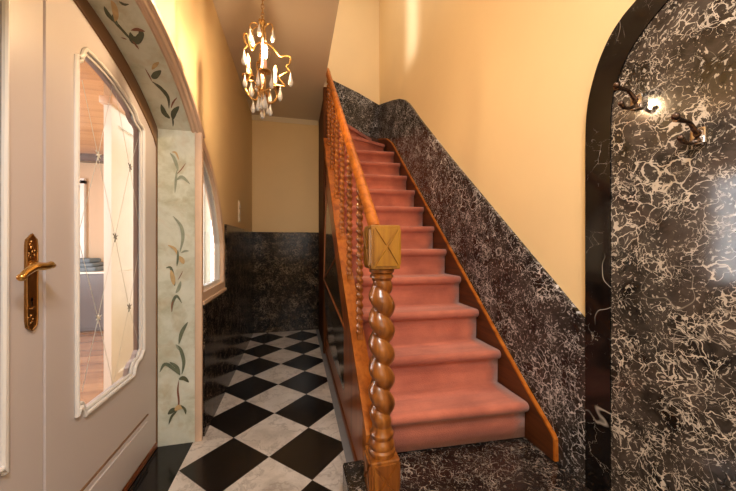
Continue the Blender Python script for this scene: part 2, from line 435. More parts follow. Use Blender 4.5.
for args in [  # jamb sprigs
    ([(170, 153), (174, 158), (177, 166), (178, 171)], 1.7, P_), ([(172, 152), (176, 153), (179, 160)], 1.0, O), ([(176, 175), (181, 170), (186, 163)], .5, S),
    ([(177, 170), (176, 180), (175, 193)], 1.3, P_), ([(177, 180), (182, 177), (190, 184)], 1.6, P_),
    ([(173, 216), (181, 226), (183, 238), (180, 252)], 1.8, P_), ([(168, 245), (175, 249), (178, 256)], 1.4, O), ([(181, 253), (185, 251), (189, 251)], 1.0, P_),
    ([(178, 256), (182, 260), (184, 264)], 2.4, O), ([(178, 250), (178, 258), (177, 266)], 1.2, G), ([(166, 268), (171, 268), (174, 280), (175, 286)], 1.5, G), ([(171, 270), (173, 278), (174, 285)], 2.4, O),
    ([(176, 293), (179, 288), (181, 281)], 1.8, P_), ([(172, 312), (173, 302), (177, 296), (182, 303)], 1.5, G), ([(172, 312), (172, 305), (174, 300)], .7, S), ([(178, 280), (181, 275), (183, 271)], .4, S),
    ([(179, 344), (182, 332), (188, 322)], 1.9, G), ([(177, 345), (181, 350), (184, 362), (182, 374)], 1.9, G), ([(176, 344), (179, 350)], .9, P_),
    ([(160, 372), (165, 364), (173, 368), (180, 375)], 1.8, G), ([(170, 362), (177, 367), (180, 375)], 1.9, G), ([(179, 380), (178, 390), (179, 402), (177, 411)], 1.0, S),
    ([(179, 379), (184, 378), (189, 382)], 2.2, D), ([(168, 414), (173, 410), (178, 409)], 2.4, D), ([(175, 410), (179, 407), (184, 407)], 2.5, O), ([(181, 405), (185, 409), (186, 414)], 1.3, D), ([(169, 424), (172, 416), (177, 411)], 1.2, D)]: leaf(jamb_pt, *args)
struct(link('trim_6', bm, ['reveal', 'leaf', 'leaf2', 'petal', 'stem', 'leafd']))
# beige moulding round the outside of the arch, jamb edge
bm = BM()
path = [(y, arch(y)) for y in [JL + (JR + .04 - JL) * k / 40 for k in range(41)]]
X1 = XL
prof = [(X1 - .040, -.002), (X1 - .036, -.007), (X1 - .028, -.009), (X1 - .022, -.004), (X1 - .016, -.004), (X1 - .010, -.010), (X1 - .002, -.010), (X1 + .004, -.004), (X1 + .010, -.006), (X1 + .020, -.003), (X1 + .024, .006), (X1 + .018, .012), (X1 + .020, .020), (X1 + .012, .030), (X1 - .040, .030)]
sweep(bm, path, prof)
box(bm, XL - .022, XL + .016, JR - .003, JR + .022, 0, arch(JR) + .01, bev=.004); box(bm, XL - .02, XL + .008, JR + .022, JR + .048, 0, .82)
struct(link('trim_7', bm, 'trim', smooth=True, angle=.8))
# golden brown rebate between reveal and door leaf, its jamb strips painting a shadow gap
DLEAF = [(p.x, p.y) for p in spline([(0, 2.03, 0), (.07, 2.018, 0), (.15, 2.0, 0), (.24, 1.975, 0), (.35, 1.942, 0), (.47, 1.892, 0), (.62, 1.808, 0), (.70, 1.75, 0), (.735, 1.715, 0), (.75, 1.69, 0)], 3)]
def dleaf(y): return interp(DLEAF, abs(y - AY))
bm = BM(); yy = [AY - .748 + 1.496 * k / 50 for k in range(51)]
prism(bm, [(y, dleaf(y) + .003) for y in yy] + [(y, arch(y) + .03) for y in yy[::-1]], XD - .02, XD + .006, 'X')
box(bm, XD - .02, XD + .006, JR - .002, JR + .03, 0, 1.80); box(bm, XD - .02, XD + .006, JL - .03, JL + .002, 0, 1.80)
struct(link('trim_8', bm, 'edge'))

# ------------------------------------------------ the double door
def glass_outline():
    b = [(1.306, .530), (1.318, .548), (1.332, .550), (1.344, .538), (1.350, .512)]           # notch, lower left
    b += [(1.70, .512), (1.704, .545), (1.722, .566), (1.745, .580), (1.752, .592), (1.792, .604), (1.800, .622)][0:1]
    b += [(1.712, .545), (1.735, .565), (1.768, .570), (1.784, .590), (1.800, .605)]
    b += [(1.800, 1.735), (1.785, 1.750), (1.758, 1.755), (1.735, 1.770), (1.720, 1.795)]
    top = [(1.720 - (1.720 - 1.356) * k / 10, 1.795 + .085 * (1 - (1 - k / 10) ** 2)) for k in range(1, 11)]
    b += top + [(1.345, 1.868), (1.335, 1.842), (1.318, 1.830), (1.306, 1.828)]
    return b
GO = glass_outline()
def leafdoor(name, flip):
    fl = (lambda p: [(2 * AYD - y, z) for y, z in p][::-1]) if flip else (lambda p: p)
    root = struct(group_empty(name, (XD, AYD + (-.4 if flip else .4), 0)))
    bm = BM(); y0, y1 = AYD + .006, JR - .004
    outl = [(y0, .012), (y1, .012)] + [(y, dleaf(y)) for y in [y1 - (y1 - y0) * k / 24 for k in range(25)]]
    prism(bm, fl(outl), XD - .045, XD, 'X', holes=[fl(GO)])
    link('leaf', bm, 'white', root)
    bm = BM()
    Q = [(y0 + .12, .04), (1.855, .04), (1.855, .228), (1.849, .238), (y0 + .12, .238)]
    prism(bm, fl(Q), XD, XD + .007, 'X'); prism(bm, fl([(y0 + .14, .055), (1.840, .055), (1.840, .205), (1.83, .218), (y0 + .14, .218)]), XD + .007, XD + .012, 'X')
    link('lower_panel', bm, 'white', root)
    bm = BM(); prism(bm, fl([(y0 + .12, .239), (1.849, .239), (1.849, .246), (y0 + .12, .246)]), XD, XD + .006, 'X'); link('panel_moulding', bm, 'edge', root)  # brown bar paints in the warm reflection along the panel top
    bm = BM(); prism(bm, fl([(y0, .006), (y1, .006), (y1, .030), (y0, .030)]), XD, XD + .009, 'X'); link('draught_strip', bm, 'wood_base', root)
    # bead round the glass
    bm = BM(); cx = sum(p[0] for p in GO) / len(GO); cz = sum(p[1] for p in GO) / len(GO)
    P = fl(GO); tube(bm, [(XD + .004, y, z) for y, z in P], .0085, 8, closed=True)
    tube(bm, [(XD - .006, y + (.012 if y < (2 * AYD - cx if flip else cx) else -.012), z + (.012 if z < cz else -.012)) for y, z in P], .007, 6, closed=True)
    link('glazing_bead', bm, 'bead', root, True)
    bm = BM(); prism(bm, P, XD - .026, XD - .020, 'X'); pane = link('glass_pane', bm, 'glass', root)
    return root, pane
door, pane = leafdoor('door_1', False)
door2, pane2 = leafdoor('door_2', True)
# etched lines and cut stars on the pane
bm = BM()
XE = XD - .0195
def px(p): v = on_x(p[0], p[1], XE); return (v.y, v.z)
def eline(a, b, w=.0011):
    (y0, z0), (y1, z1) = px(a), px(b); L = math.hypot(y1 - y0, z1 - z0); ny, nz = -(z1 - z0) / L * w, (y1 - y0) / L * w
    prism(bm, [(y0 + ny, z0 + nz), (y1 + ny, z1 + nz), (y1 - ny, z1 - nz), (y0 - ny, z0 - nz)], XE - .0004, XE + .0006, 'X')
for a, b in [((98, 156), (115, 237)), ((130, 168), (115, 237)), ((98, 156), (78, 235)), ((115, 237), (98, 318)), ((115, 237), (129, 307)), ((129, 307), (141, 238)), ((130, 168), (141, 238)), ((98, 318), (78, 238)),
             ((98, 318), (82, 392)), ((98, 318), (113, 385)), ((129, 307), (113, 385)), ((129, 307), (139, 345)), ((98, 156), (82, 80)), ((98, 156), (112, 88)), ((130, 168), (116, 95)), ((130, 168), (139, 135))]: eline(a, b)
def star(c, r, mi):
    y, z = px(c); pts = []
    for k in range(12):
        a = 2 * PI * k / 12 + .35; rr = r * (1 if k % 4 == 0 else .7 if k % 2 == 0 else .22); pts.append((y + rr * math.cos(a), z + rr * math.sin(a)))
    prism(bm, pts, XE - .0004, XE + .003, 'X', mi=mi)
for c, mi in (((98, 155), 0), ((130, 167), 1), ((115, 237), 1), ((98, 318), 0), ((129, 307), 1)): star(c, .024, mi)
bm2 = bm.copy()
for v in bm2.verts: v.co.y = 2 * AYD - v.co.y
eo2 = link('etched_pattern', bm2, ['etch', 'etch_d']); eo2.parent = pane2; eo2.matrix_parent_inverse = (Matrix.Translation(pane2.parent.location) @ pane2.matrix_parent_inverse).inverted()
eo = link('etched_pattern', bm, ['etch', 'etch_d']); eo.parent = pane
eo.matrix_parent_inverse = (Matrix.Translation(pane.parent.location) @ pane.matrix_parent_inverse).inverted()
# handle on the near leaf
hd = group_empty('door_handle', (XD, 1.115, 1.08)); hd.parent = door2; hd.matrix_parent_inverse = Matrix.Translation(-door2.location)
HB = Matrix.Translation(Vector((XD, 1.115, 1.08)))
def sub(name, bm, mat, smooth=True):
    o = link(name, bm, mat, None, smooth); o.parent = hd; o.matrix_parent_inverse = HB.inverted(); return o
bm = BM(); pc = 1.115
plate = [(pc - .022, .925), (pc - .019, .905), (pc - .008, .897), (pc, .892), (pc + .008, .897), (pc + .019, .905), (pc + .022, .925), (pc + .022, 1.145), (pc + .019, 1.163), (pc + .008, 1.172), (pc, 1.180), (pc - .008, 1.172), (pc - .019, 1.163), (pc - .022, 1.145)]
prism(bm, plate, XD, XD + .004, 'X')
rim = [(XD + .005, y + (pc - y) * .16, z) for y, z in plate]; tube(bm, rim, .0022, 6, closed=True)
for k in range(26):   # cast foliage relief at both ends
    z = random.choice([random.uniform(.905, .96), random.uniform(1.11, 1.165)]); y = pc + random.uniform(-.013, .013)
    sphere(bm, (XD + .004, y, z), random.uniform(.003, .006), (.6, 1, 1), 8, 6)
sub('back_plate', bm, 'brass_dark')
bm = BM(); prism(bm, [(pc + .005 * math.cos(a), .985 + .005 * math.sin(a)) for a in [2 * PI * k / 12 for k in range(12)]] , XD + .004, XD + .0048, 'X'); prism(bm, [(pc - .002, .965), (pc + .002, .965), (pc + .002, .985), (pc - .002, .985)], XD + .004, XD + .0047, 'X'); sub('keyhole', bm, 'black', False)
bm = BM()
tube(bm, [(XD + .002, pc, 1.085), (XD + .012, pc, 1.085), (XD + .014, pc, 1.085), (XD + .05, pc, 1.085)], [.017, .016, .010, .009], 14)
tube(bm, spline([(XD + .050, pc - .098, 1.062), (XD + .050, pc - .085, 1.072), (XD + .052, pc - .06, 1.084), (XD + .053, pc - .03, 1.084), (XD + .053, pc - .012, 1.085), (XD + .052, pc - .002, 1.089), (XD + .050, pc + .004, 1.086)], 5), [.0075 + .0035 * math.sin(PI * k / 30) for k in range(31)], 10)
sphere(bm, (XD + .050, pc - .100, 1.060), .0105, u=10, v=8); sphere(bm, (XD + .050, pc + .005, 1.085), .0095, u=10, v=8)
sub('lever', bm, 'brass')

# ------------------------------------------------ the side window
win = struct(group_empty('window_1', (XL, 2.28, .8)))
def wout(off, y0, z0):
    pts = []
    ya = [y0 + (2.555 - off * .9 - y0) * k / 22 for k in range(23)]
    for y in ya:
        # inward offset along the arch normal
        z = arch(y); e = .002; s = (arch(y + e) - arch(y - e)) / (2 * e); n = math.hypot(1, s)
        pts.append((y + s / n * off, z - off / n))
    pts = [p for p in pts if p[0] >= y0 - 1e-6]
    yy = WE - off; zz = pts[-1][1]
    pts = [p for p in pts if p[0] <= yy]
    return [(y0, z0), (y0, pts[0][1])] + pts[1:] + [(yy, min(1.15, pts[-1][1] - .01)), (yy, z0)]
o0 = wout(.0, JR + .022, .80); o1 = wout(.05, JR + .045, .862); o2 = wout(.075, JR + .065, .885)
bm = BM(); prism(bm, o0, XL - .06, XL + .012, 'X', holes=[o1]); box(bm, XL - .01, XL + .022, JR + .024, WE + .012, .788, .81, bev=.003); link('frame', bm, 'trim', win)
bm = BM(); prism(bm, wout(.050, JR + .045, .862), XL - .045, XL - .012, 'X', holes=[o2]); link('sash', bm, 'bright', win)
bm = BM(); prism(bm, o2, XL - .033, XL - .027, 'X'); wp = link('glass_pane', bm, 'glass', win)

# ------------------------------------------------ niche and dado on the stair wall
NC = .30
NA = [(p.x, p.y) for p in spline([(0, 2.11, 0), (.15, 2.102, 0), (.3, 2.07, 0), (.40, 2.03, 0), (.498, 1.981, 0), (.547, 1.955, 0), (.593, 1.912, 0), (.638, 1.835, 0), (.671, 1.735, 0), (.684, 1.65, 0), (.688, 1.54, 0)], 4)]
NB = [(p.x, p.y) for p in spline([(0, 2.05, 0), (.15, 2.04, 0), (.3, 1.99, 0), (.407, 1.912, 0), (.468, 1.872, 0), (.53, 1.808, 0), (.571, 1.722, 0), (.586, 1.64, 0), (.589, 1.55, 0)], 4)]
right_o = [(NC + d, z) for d, z in NA]; left_o = [(NC - d, z) for d, z in NA][::-1]
right_i = [(NC + d, z) for d, z in NB]; left_i = [(NC - d, z) for d, z in NB][::-1]
bm = BM()
ring = [(NC - .688, 0)] + left_o[:-1] + right_o + [(NC + .688, 0), (NC + .589, 0)] + right_i[::-1][:-1] + left_i[::-1] + [(NC - .589, 0)]
prism(bm, ring, XR - .024, XR, 'X'); struct(link('trim_9', bm, 'band'))
bm = BM(); prism(bm, [(NC - .589, 0)] + left_i[:-1] + right_i + [(NC + .589, 0)], XR - .018, XR, 'X'); struct(link('trim_10', bm, 'niche'))
# sloping marble dado following the stair
bm = BM()
dado = [(NC + .688, 0), (NC + .688, .832)] + [(1.53, 1.303), (2.114, 1.812), (2.691, 2.335), (2.86, 2.50), (2.98, 2.61), (3.10, 2.70), (3.25, 2.78), (3.515, 2.885), (3.81, 2.99), (YB, 3.115), (YB, 0)]
prism(bm, dado, XR - .02, XR, 'X'); struct(link('trim_11', bm, 'dado'))
bm = BM(); prism(bm, [(.34, 0), (XR - .02, 0), (XR - .02, 3.115), (.85, 3.245), (.54, 3.36), (.34, 3.43)], YB - .02, YB, 'Y'); struct(link('trim_12', bm, 'dado'))

# ------------------------------------------------ the marble first step
bm = BM(); box(bm, .2, XR - .021, .62, 1.34, 0.0, .185, bev=.01)
tag(link('stone_step', bm, 'step', smooth=True), 'black speckled marble step on the floor at the foot of the stairs', 'step')

# ------------------------------------------------ staircase
R_, G_ = .185, .21; Y1, Z1 = 1.27, .37
NS = 11; SX0, SX1 = .325, 1.106
def skew(x, y): return y + .042 * (1.106 - x) / .75     # the steps stand a little out of square with the wall
def skew_all(bm):
    for v in bm.verts: v.co.y = skew(v.co.x, v.co.y)
def zn(y): return Z1 + (y - Y1) * R_ / G_
st = thing('staircase', 'steep oak staircase with barley twist newel post, twisted balusters and sloping handrail', 'staircase', (.7, 1.33, .0))
for k in range(NS):
    y, z = Y1 + k * G_, Z1 + k * R_
    bm = BM()
    box(bm, SX0, SX1, y + .018, y + G_ + .03, z - .04, z - .012)       # tread
    box(bm, SX0, SX1, y + .044, y + .066, (z - R_ if k else .187) , z - .04)  # riser
    skew_all(bm); link('step', bm, 'wood_skirt', st)
PV = (.345, 3.36); Yn = Y1 + NS * G_
corn = [(1.098, 3.72), (1.098, YB - .022)]
wed = [([(.36, 3.50), (1.09, 3.52), (1.09, 3.735)], 0), ([(PV[0], PV[1]), (SX1, 3.735), (SX1, YB - .05), (1.02, YB - .05)], 1), ([(PV[0], PV[1] + .02), (1.02, YB - .05), (.62, YB - .05)], 2), ([(PV[0], PV[1] + .04), (.62, YB - .05), (.34, YB - .05)], 3)]
LZ = Z1 + (NS - 1) * R_
# nosings of the winders: step 12 begins on the line to 3.735 etc.
wz = [LZ, LZ + R_, LZ + 2 * R_, LZ + 3 * R_]
for (pts, k) in wed:
    bm = BM(); prism(bm, pts, wz[k] - .16, wz[k] - (.012 if k else .05), 'Z'); link('winder_step', bm, 'wood_skirt', st)
# outer string, cap, side panel
ya, yb = 1.215, 3.26
def zt_(y): return zn(y) + .045 + max(0, y - 2.1) * .12
YS = [ya + (yb - ya) * k / 24 for k in range(25)]
bm = BM()
prism(bm, [(y, zt_(y) - .02) for y in YS] + [(yb, zn(yb) - .03), (1.345, zn(1.345) - .03), (1.345, .19), (ya, .19)], .292, .325, 'X'); link('outer_string', bm, 'wood_s', st)
bm = BM(); prism(bm, [(y, zt_(y)) for y in YS] + [(y, zt_(y) - .03) for y in YS[::-1]], .280, .350, 'X'); link('string_cap', bm, 'wood_s', st)
bm = BM(); prism(bm, [(1.345, .0), (3.25, 0), (3.25, zn(3.25) - .028), (1.345, zn(1.345) - .028)], .308, .325, 'X'); link('side_panel', bm, 'wood_panel', st)
bm = BM(); box(bm, .298, .325, 3.25, YB - .02, 0, ZC - .002); link('rear_panel', bm, 'wood_matt', st)
# fielded panel with four facets meeting in a raised point
bm = BM()
tri = [(1.80, .50), (1.92, .12), (3.19, .12), (3.19, 1.70), (2.05, .74)]
def facet_panel(bm, poly, apex, x0, x1):
    base = [bm.verts.new((x0, a, b)) for a, b in poly]; ap = bm.verts.new((x1, apex[0], apex[1]))
    for i in range(len(base)): bm.faces.new((base[i], base[(i + 1) % len(base)], ap))
    bm.faces.new(base)
PF = [(1.95, .60), (1.95, .14), (3.19, .14), (3.19, 1.74), (2.42, 1.04)]; AP = (3.05, .80)
facet_panel(bm, PF, AP, .310, .270); link('fielded_panel', bm, 'panel_field', st)
bm = BM()
for a in (PF[0], PF[3], PF[4]): tube(bm, [(.307, a[0], a[1]), (.270, AP[0], AP[1])], .006, 6)
link('panel_moulding', bm, 'wood_panel', st, True)
bm = BM(); prism(bm, [(.308, 0), (.298, 0), (.298, .022), (.302, .034), (.308, .038)], 1.36, YB - .02, 'Y'); link('base_strip', bm, 'wood_base', st, True, .9)
# wall skirt
bm = BM()
sk = [(1.128, .187), (1.128, .285), (1.140, .296)] + [(1.30, zn(1.30) + .032), (3.34, zn(3.34) + .03), (3.5, 2.36), (3.72, 2.48), (YB - .05, 2.61), (YB - .05, 2.2), (3.4, 1.9), (1.36, .187)]
prism(bm, sk, 1.111, XR - .021, 'X'); link('wall_skirt', bm, 'wood_skirt', st)
bm = BM(); capl = [(1.124, .19), (1.126, .285), (1.138, .300), (1.30, zn(1.30) + .036), (3.34, zn(3.34) + .034), (3.5, 2.365), (3.72, 2.485), (YB - .05, 2.615)]
sweep(bm, capl, [(1.1105, -.004), (1.1105, .006), (XR - .021, .006), (XR - .021, -.004)]); link('skirt_cap', bm, 'wood_s', st)
bm = BM(); prism(bm, [(XR - .022, 2.20), (XR - .022, 2.61), (.744, 2.72), (.36, 2.86), (.36, 2.4)], YB - .040, YB - .021, 'Y'); link('wall_skirt', bm, 'wood_skirt', st)

# carpet runner
prof = []
for k in range(NS):
    y, z = Y1 + k * G_, Z1 + k * R_
    zb = .189 if k == 0 else z - R_ + .001
    prof += [(y + .030, zb), (y + .029, z - R_ * .55), (y + .027, z - .052), (y + .012, z - .046), (y + .002, z - .034), (y - .002, z - .020), (y + .003, z - .007), (y + .013, z), (y + .03, z + .001), (y + G_ * .6, z), ]
prof.append((Y1 + NS * G_ - .01, Z1 + (NS - 1) * R_))
run = thing('stair_carpet', 'salmon pink carpet covering the wooden stair treads and risers', 'carpet', (.7, 1.3, .19))
bm = BM(); x0, x1 = .352, 1.1085; NX = 10
rows = [[bm.verts.new((x0 + (x1 - x0) * j / NX, skew(x0 + (x1 - x0) * j / NX, y), z)) for j in range(NX + 1)] for y, z in prof]
for j, v in enumerate(rows[-1]): v.co.y = 3.47 + .255 * j / NX
for a, b in zip(rows, rows[1:]):
    for j in range(NX): bm.faces.new((a[j], a[j + 1], b[j + 1], b[j]))
o = link('runner', bm, 'carpet', run, True, 3)
md = o.modifiers.new('thick', 'SOLIDIFY'); md.thickness = .008; md.offset = -1
for i, (pts, k) in enumerate(wed[1:]):
    bm = BM(); cx = sum(p[0] for p in pts) / len(pts); cy = sum(p[1] for p in pts) / len(pts)
    z = wz[k]
    # tread cover and the riser at its front edge (from pivot to pts[1])
    prism(bm, pts, z - .008, z, 'Z')
    a, b = Vector((*pts[0], 0)), Vector((*pts[1], 0)); n = (b - a).cross(Vector((0, 0, 1))).normalized()
    if n.dot(Vector((cx, cy, 0)) - a) > 0: n = -n
    b = a + (b - a) * .955; a = a + (b - a) * .06
    q = [a + n * .003, b + n * .003, b + n * .012, a + n * .012]; prism(bm, [(v.x, v.y) for v in q], z - R_ - .005, z - .035, 'Z')
    q = [a + n * .003, b + n * .003, b + n * .032, a + n * .032]; prism(bm, [(v.x, v.y) for v in q], z - .035, z, 'Z')
    link('winder_cover', bm, 'carpet', run)

# ------------------------------------------------ balustrade
bal = st
NXc, NYc, hw = .331, 1.165, .056
def twist(bm, c, z0, z1, r, off, pitch, n=16, per=16, mi=0, taper=None):
    m = int((z1 - z0) / pitch * per); rings = []
    for i in range(m + 1):
        z = z0 + (z1 - z0) * i / m; th = -2 * PI * (z - z0) / pitch
        s = i / m; e = min(1, s * 12, (1 - s) * 12); o = off * e
        cx, cy = c[0] + o * math.cos(th), c[1] + o * math.sin(th)
        rings.append([bm.verts.new((cx + r * math.cos(2 * PI * k / n), cy + r * math.sin(2 * PI * k / n), z)) for k in range(n)])
    for a, b in zip(rings, rings[1:]):
        for k in range(n): bm.faces.new((a[k], a[(k + 1) % n], b[(k + 1) % n], b[k])).material_index = mi
    bm.faces.new(rings[0]); bm.faces.new(rings[-1])
def carved(bm, x0, x1, y0, y1, z0, z1, mi=0):
    """block whose sides carry four slightly raised facets parted by an X groove"""
    box(bm, x0, x1, y0, y1, z0, z1, bev=.004)
    g = .0034; h = .006
    def tri4(fn, a0, a1):
        m = .008; A = [(a0 + m, z0 + m), (a1 - m, z0 + m), (a1 - m, z1 - m), (a0 + m, z1 - m)]; ce = ((a0 + a1) / 2, (z0 + z1) / 2)
        for i in range(4):
            p, q = A[i], A[(i + 1) % 4]; cc = ((p[0] + q[0] + ce[0]) / 3, (p[1] + q[1] + ce[1]) / 3)
            T = []
            for v in (p, q, ce):
                d = Vector((cc[0] - v[0], cc[1] - v[1])); d = d.normalized() * g * 2.0; T.append((v[0] + d.x, v[1] + d.y))
            lo = [bm.verts.new(fn(a, b, -.001)) for a, b in T]; up = [bm.verts.new(fn(a + (cc[0] - a) * .06, b + (cc[1] - b) * .06, h)) for a, b in T]
            bm.faces.new(up)
            for j in range(3): bm.faces.new((lo[j], lo[(j + 1) % 3], up[(j + 1) % 3], up[j]))
    tri4(lambda a, b, t: (a, y0 - t, b), x0, x1); tri4(lambda a, b, t: (a, y1 + t, b), x0, x1)
    tri4(lambda a, b, t: (x0 - t, a, b), y0, y1); tri4(lambda a, b, t: (x1 + t, a, b), y0, y1)
bm = BM(); rings = []; m_ = 220; nn = 36; z0_, z1_, pit = .430, 1.012, .0955
for i in range(m_ + 1):
    z = z0_ + (z1_ - z0_) * i / m_; e = min(1, (i / m_) * 9, (1 - i / m_) * 9); th = -2 * PI * (z - z0_) / pit - .6; row = []
    for k in range(nn):
        a = 2 * PI * k / nn; q = abs(math.cos((a - th) / 2)) ** .7
        rad = .036 + e * (-.007 + .023 * q); cxo = .001 * e
        row.append(bm.verts.new((NXc + rad * math.cos(a) + cxo * math.cos(th), NYc + rad * math.sin(a) + cxo * math.sin(th), z)))
    rings.append(row)
for a, b in zip(rings, rings[1:]):
    for k in range(nn): bm.faces.new((a[k], a[(k + 1) % nn], b[(k + 1) % nn], b[k]))
bm.faces.new(rings[0]); bm.faces.new(rings[-1])
post = link('newel_post', bm, 'wood_z', bal, True, 1.2)
PM = (Matrix.Translation(bal.location) @ post.matrix_parent_inverse).inverted()
def psub(name, bm, mat, smooth=False):
    o = link(name, bm, mat, None, smooth); o.parent = post; o.matrix_parent_inverse = PM; return o
bm = BM(); carved(bm, NXc - hw, NXc + hw, NYc - hw, NYc + hw, .186, .325); psub('newel_base', bm, 'wood_z')
bm = BM(); lathe(bm, [(.050, .325), (.053, .332), (.053, .345), (.047, .352), (.050, .358), (.051, .368), (.046, .378), (.041, .388), (.047, .398), (.047, .408), (.040, .418), (.037, .44)], (NXc, NYc, 0), 32); psub('lower_rings', bm, 'wood_z', True)
bm = BM(); lathe(bm, [(.037, 1.005), (.040, 1.012), (.046, 1.018), (.046, 1.028), (.040, 1.034), (.049, 1.040), (.050, 1.050), (.046, 1.056)], (NXc, NYc, 0), 32); psub('upper_rings', bm, 'wood_z', True)
bm = BM(); c = hw + .002; carved(bm, NXc - c, NXc + c, NYc - c, NYc + c, 1.054, 1.222); psub('newel_cap', bm, 'wood_cap')
# handrail
bm = BM(); RO = .925
pr = [(.300, -.022), (.297, -.008), (.301, .012), (.308, .025), (.321, .031), (.334, .025), (.341, .012), (.345, -.008), (.342, -.022)]
y_a, y_b = NYc + c - .005, 3.22
sweep(bm, [(y_a + (y_b - y_a) * k / 8, zn(y_a + (y_b - y_a) * k / 8) + RO - .04) for k in range(9)], pr); link('handrail', bm, 'wood_s', bal, True, .9)
# post at the turn of the stair
bm = BM(); box(bm, .280, .348, 3.215, 3.285, 0, ZC - .002, bev=.003); link('turn_post', bm, 'wood_matt', bal)
# balusters
bx = .322
def bead(bm, z0, z1, pit=.0415, n=12, per=8):
    m = int((z1 - z0) / pit * per); rings = []
    for i in range(m + 1):
        z = z0 + (z1 - z0) * i / m; th = -2 * PI * (z - z0) / pit; row = []
        for k in range(n):
            a = 2 * PI * k / n; rad = .0075 + .0125 * abs(math.cos((a - th) / 2)) ** .8
            row.append(bm.verts.new((rad * math.cos(a), rad * math.sin(a), z)))
        rings.append(row)
    for a, b in zip(rings, rings[1:]):
        for k in range(n): bm.faces.new((a[k], a[(k + 1) % n], b[(k + 1) % n], b[k]))
    bm.faces.new(rings[0]); bm.faces.new(rings[-1])
bm = BM(); L = .845
box(bm, -.014, .014, -.014, .014, -.012, .012); lathe(bm, [(.014, .012), (.018, .022), (.018, .032), (.012, .04)], n=12)
bead(bm, .034, L - .085); lathe(bm, [(.012, L - .088), (.018, L - .082), (.018, L - .074), (.014, L - .068)], n=12); box(bm, -.017, .017, -.017, .017, L - .068, L + .012)
by = [1.552 + .31 * k for k in range(7)]
b0 = link('baluster', bm, 'wood_bal', bal, True, .8)
def putb(o, y): o.matrix_parent_inverse = Matrix.Translation(-bal.location); o.location = (bx, y, zn(y) + .05)
putb(b0, by[0])
for y in by[1:]:
    if y > 3.18: break
    b = b0.copy(); C.objects.link(b); b.parent = bal; putb(b, y)

# ------------------------------------------------ coat hooks
XN = XR - .018
def hook(y, z, label):
    t = thing('coat_hook', label, 'coat hook', (XN, y, z), 'coat hooks on the marble niche')
    bm = BM(); box(bm, XN - .016, XN, y - .018, y + .018, z - .026, z + .020, bev=.003)
    for dz in (-.020, .014): sphere(bm, (XN - .016, y, z + dz), .0035, u=8, v=6)
    link('mounting_plate', bm, 'silver', t, True, .7)
    bm = BM(); P = spline([(XN - .004, y, z - .002), (XN - .022, y + .002, z + .014), (XN - .044, y + .003, z + .034), (XN - .070, y + .003, z + .037), (XN - .092, y + .004, z + .040)], 6)
    tube(bm, P, [.0095 - .004 * math.sin(PI * min(1, k / 24)) * .9 for k in range(len(P))], 10); sphere(bm, (XN - .092, y + .004, z + .047), .0105, u=12, v=8)
    link('upper_arm', bm, 'steel', t, True)
    bm = BM(); P = spline([(XN - .010, y, z - .008), (XN - .026, y, z - .020), (XN - .048, y, z - .027), (XN - .064, y + .002, z - .024), (XN - .074, y + .003, z - .013)], 6)
    tube(bm, P, [.0085 - .003 * math.sin(PI * k / 24) for k in range(len(P))], 10); sphere(bm, (XN - .075, y + .003, z - .012), .0088, u=12, v=8)
    link('lower_arm', bm, 'steel', t, True)
    bm = BM(); tube(bm, [(XN - .003, y, z + .0), (XN - .018, y, z + .004)], [.013, .010], 12); link('collar', bm, 'steel', t, True)
hook(.795, 1.632, 'dark bronze double coat hook nearer the black arch band')
hook(.632, 1.462, 'lower dark bronze double coat hook with a bright square plate')

# ------------------------------------------------ light switch
sw = thing('wall_switch', 'cream three gang switch plate on the ochre wall above the dark dado', 'switch', (XL, 3.22, 1.36))
bm = BM(); box(bm, XL, XL + .009, 3.182, 3.258, 1.365, 1.575, bev=.003); link('switch_plate', bm, 'switch', sw)
for k in range(3):
    bm = BM(); prism(bm, [(XL + .008, 1.378 + .066 * k), (XL + .017, 1.378 + .066 * k), (XL + .011, 1.430 + .066 * k), (XL + .008, 1.430 + .066 * k)], 3.196, 3.244, 'Z' if False else 'Y'); link('rocker', bm, 'switch', sw)

# ------------------------------------------------ chandelier
CX, CY_, CZ = -.170, 1.68, 2.20
DZ = -.058
ch = thing('chandelier', 'small gilt chandelier with crystal drops hanging from the hall ceiling', 'chandelier', (CX, CY_, ZC))
bm = BM(); lathe(bm, [(.05, 0), (.048, -.012), (.03, -.025), (.012, -.032)], (CX, CY_, ZC), 20); link('ceiling_rose', bm, 'gold', ch, True)
zt = 2.385 + DZ
bm = BM(); z = ZC - .03; k = 0
while z > zt + .01:
    P = []
    for a in range(10):
        u = .0075 * math.cos(2 * PI * a / 10); w = .014 * math.sin(2 * PI * a / 10)
        P.append((CX + (u if k % 2 else 0), CY_ + (0 if k % 2 else u), z - .012 + w))
    tube(bm, P, .0018, 6, closed=True); z -= .0215; k += 1
link('chain', bm, 'gold', ch, True)
bm = BM(); lathe(bm, [(.004, .0), (.012, -.006), (.016, -.020), (.008, -.030), (.006, -.05), (.010, -.065), (.006, -.08), (.0055, -.10)], (CX, CY_, zt), 16); link('stem_top', bm, 'gold', ch, True)
bm = BM(); lathe(bm, [(.006, 0), (.009, -.02), (.0075, -.09), (.009, -.15), (.012, -.20), (.009, -.24), (.006, -.26)], (CX, CY_, zt - .1), 16); link('glass_column', bm, 'candle', ch, True)
bm = BM(); lathe(bm, [(.006, .03), (.020, .015), (.028, 0), (.024, -.012), (.012, -.026), (.008, -.036), (.011, -.044), (.004, -.054)], (CX, CY_, 1.995 + DZ), 18); link('hub', bm, 'brass_dark', ch, True)
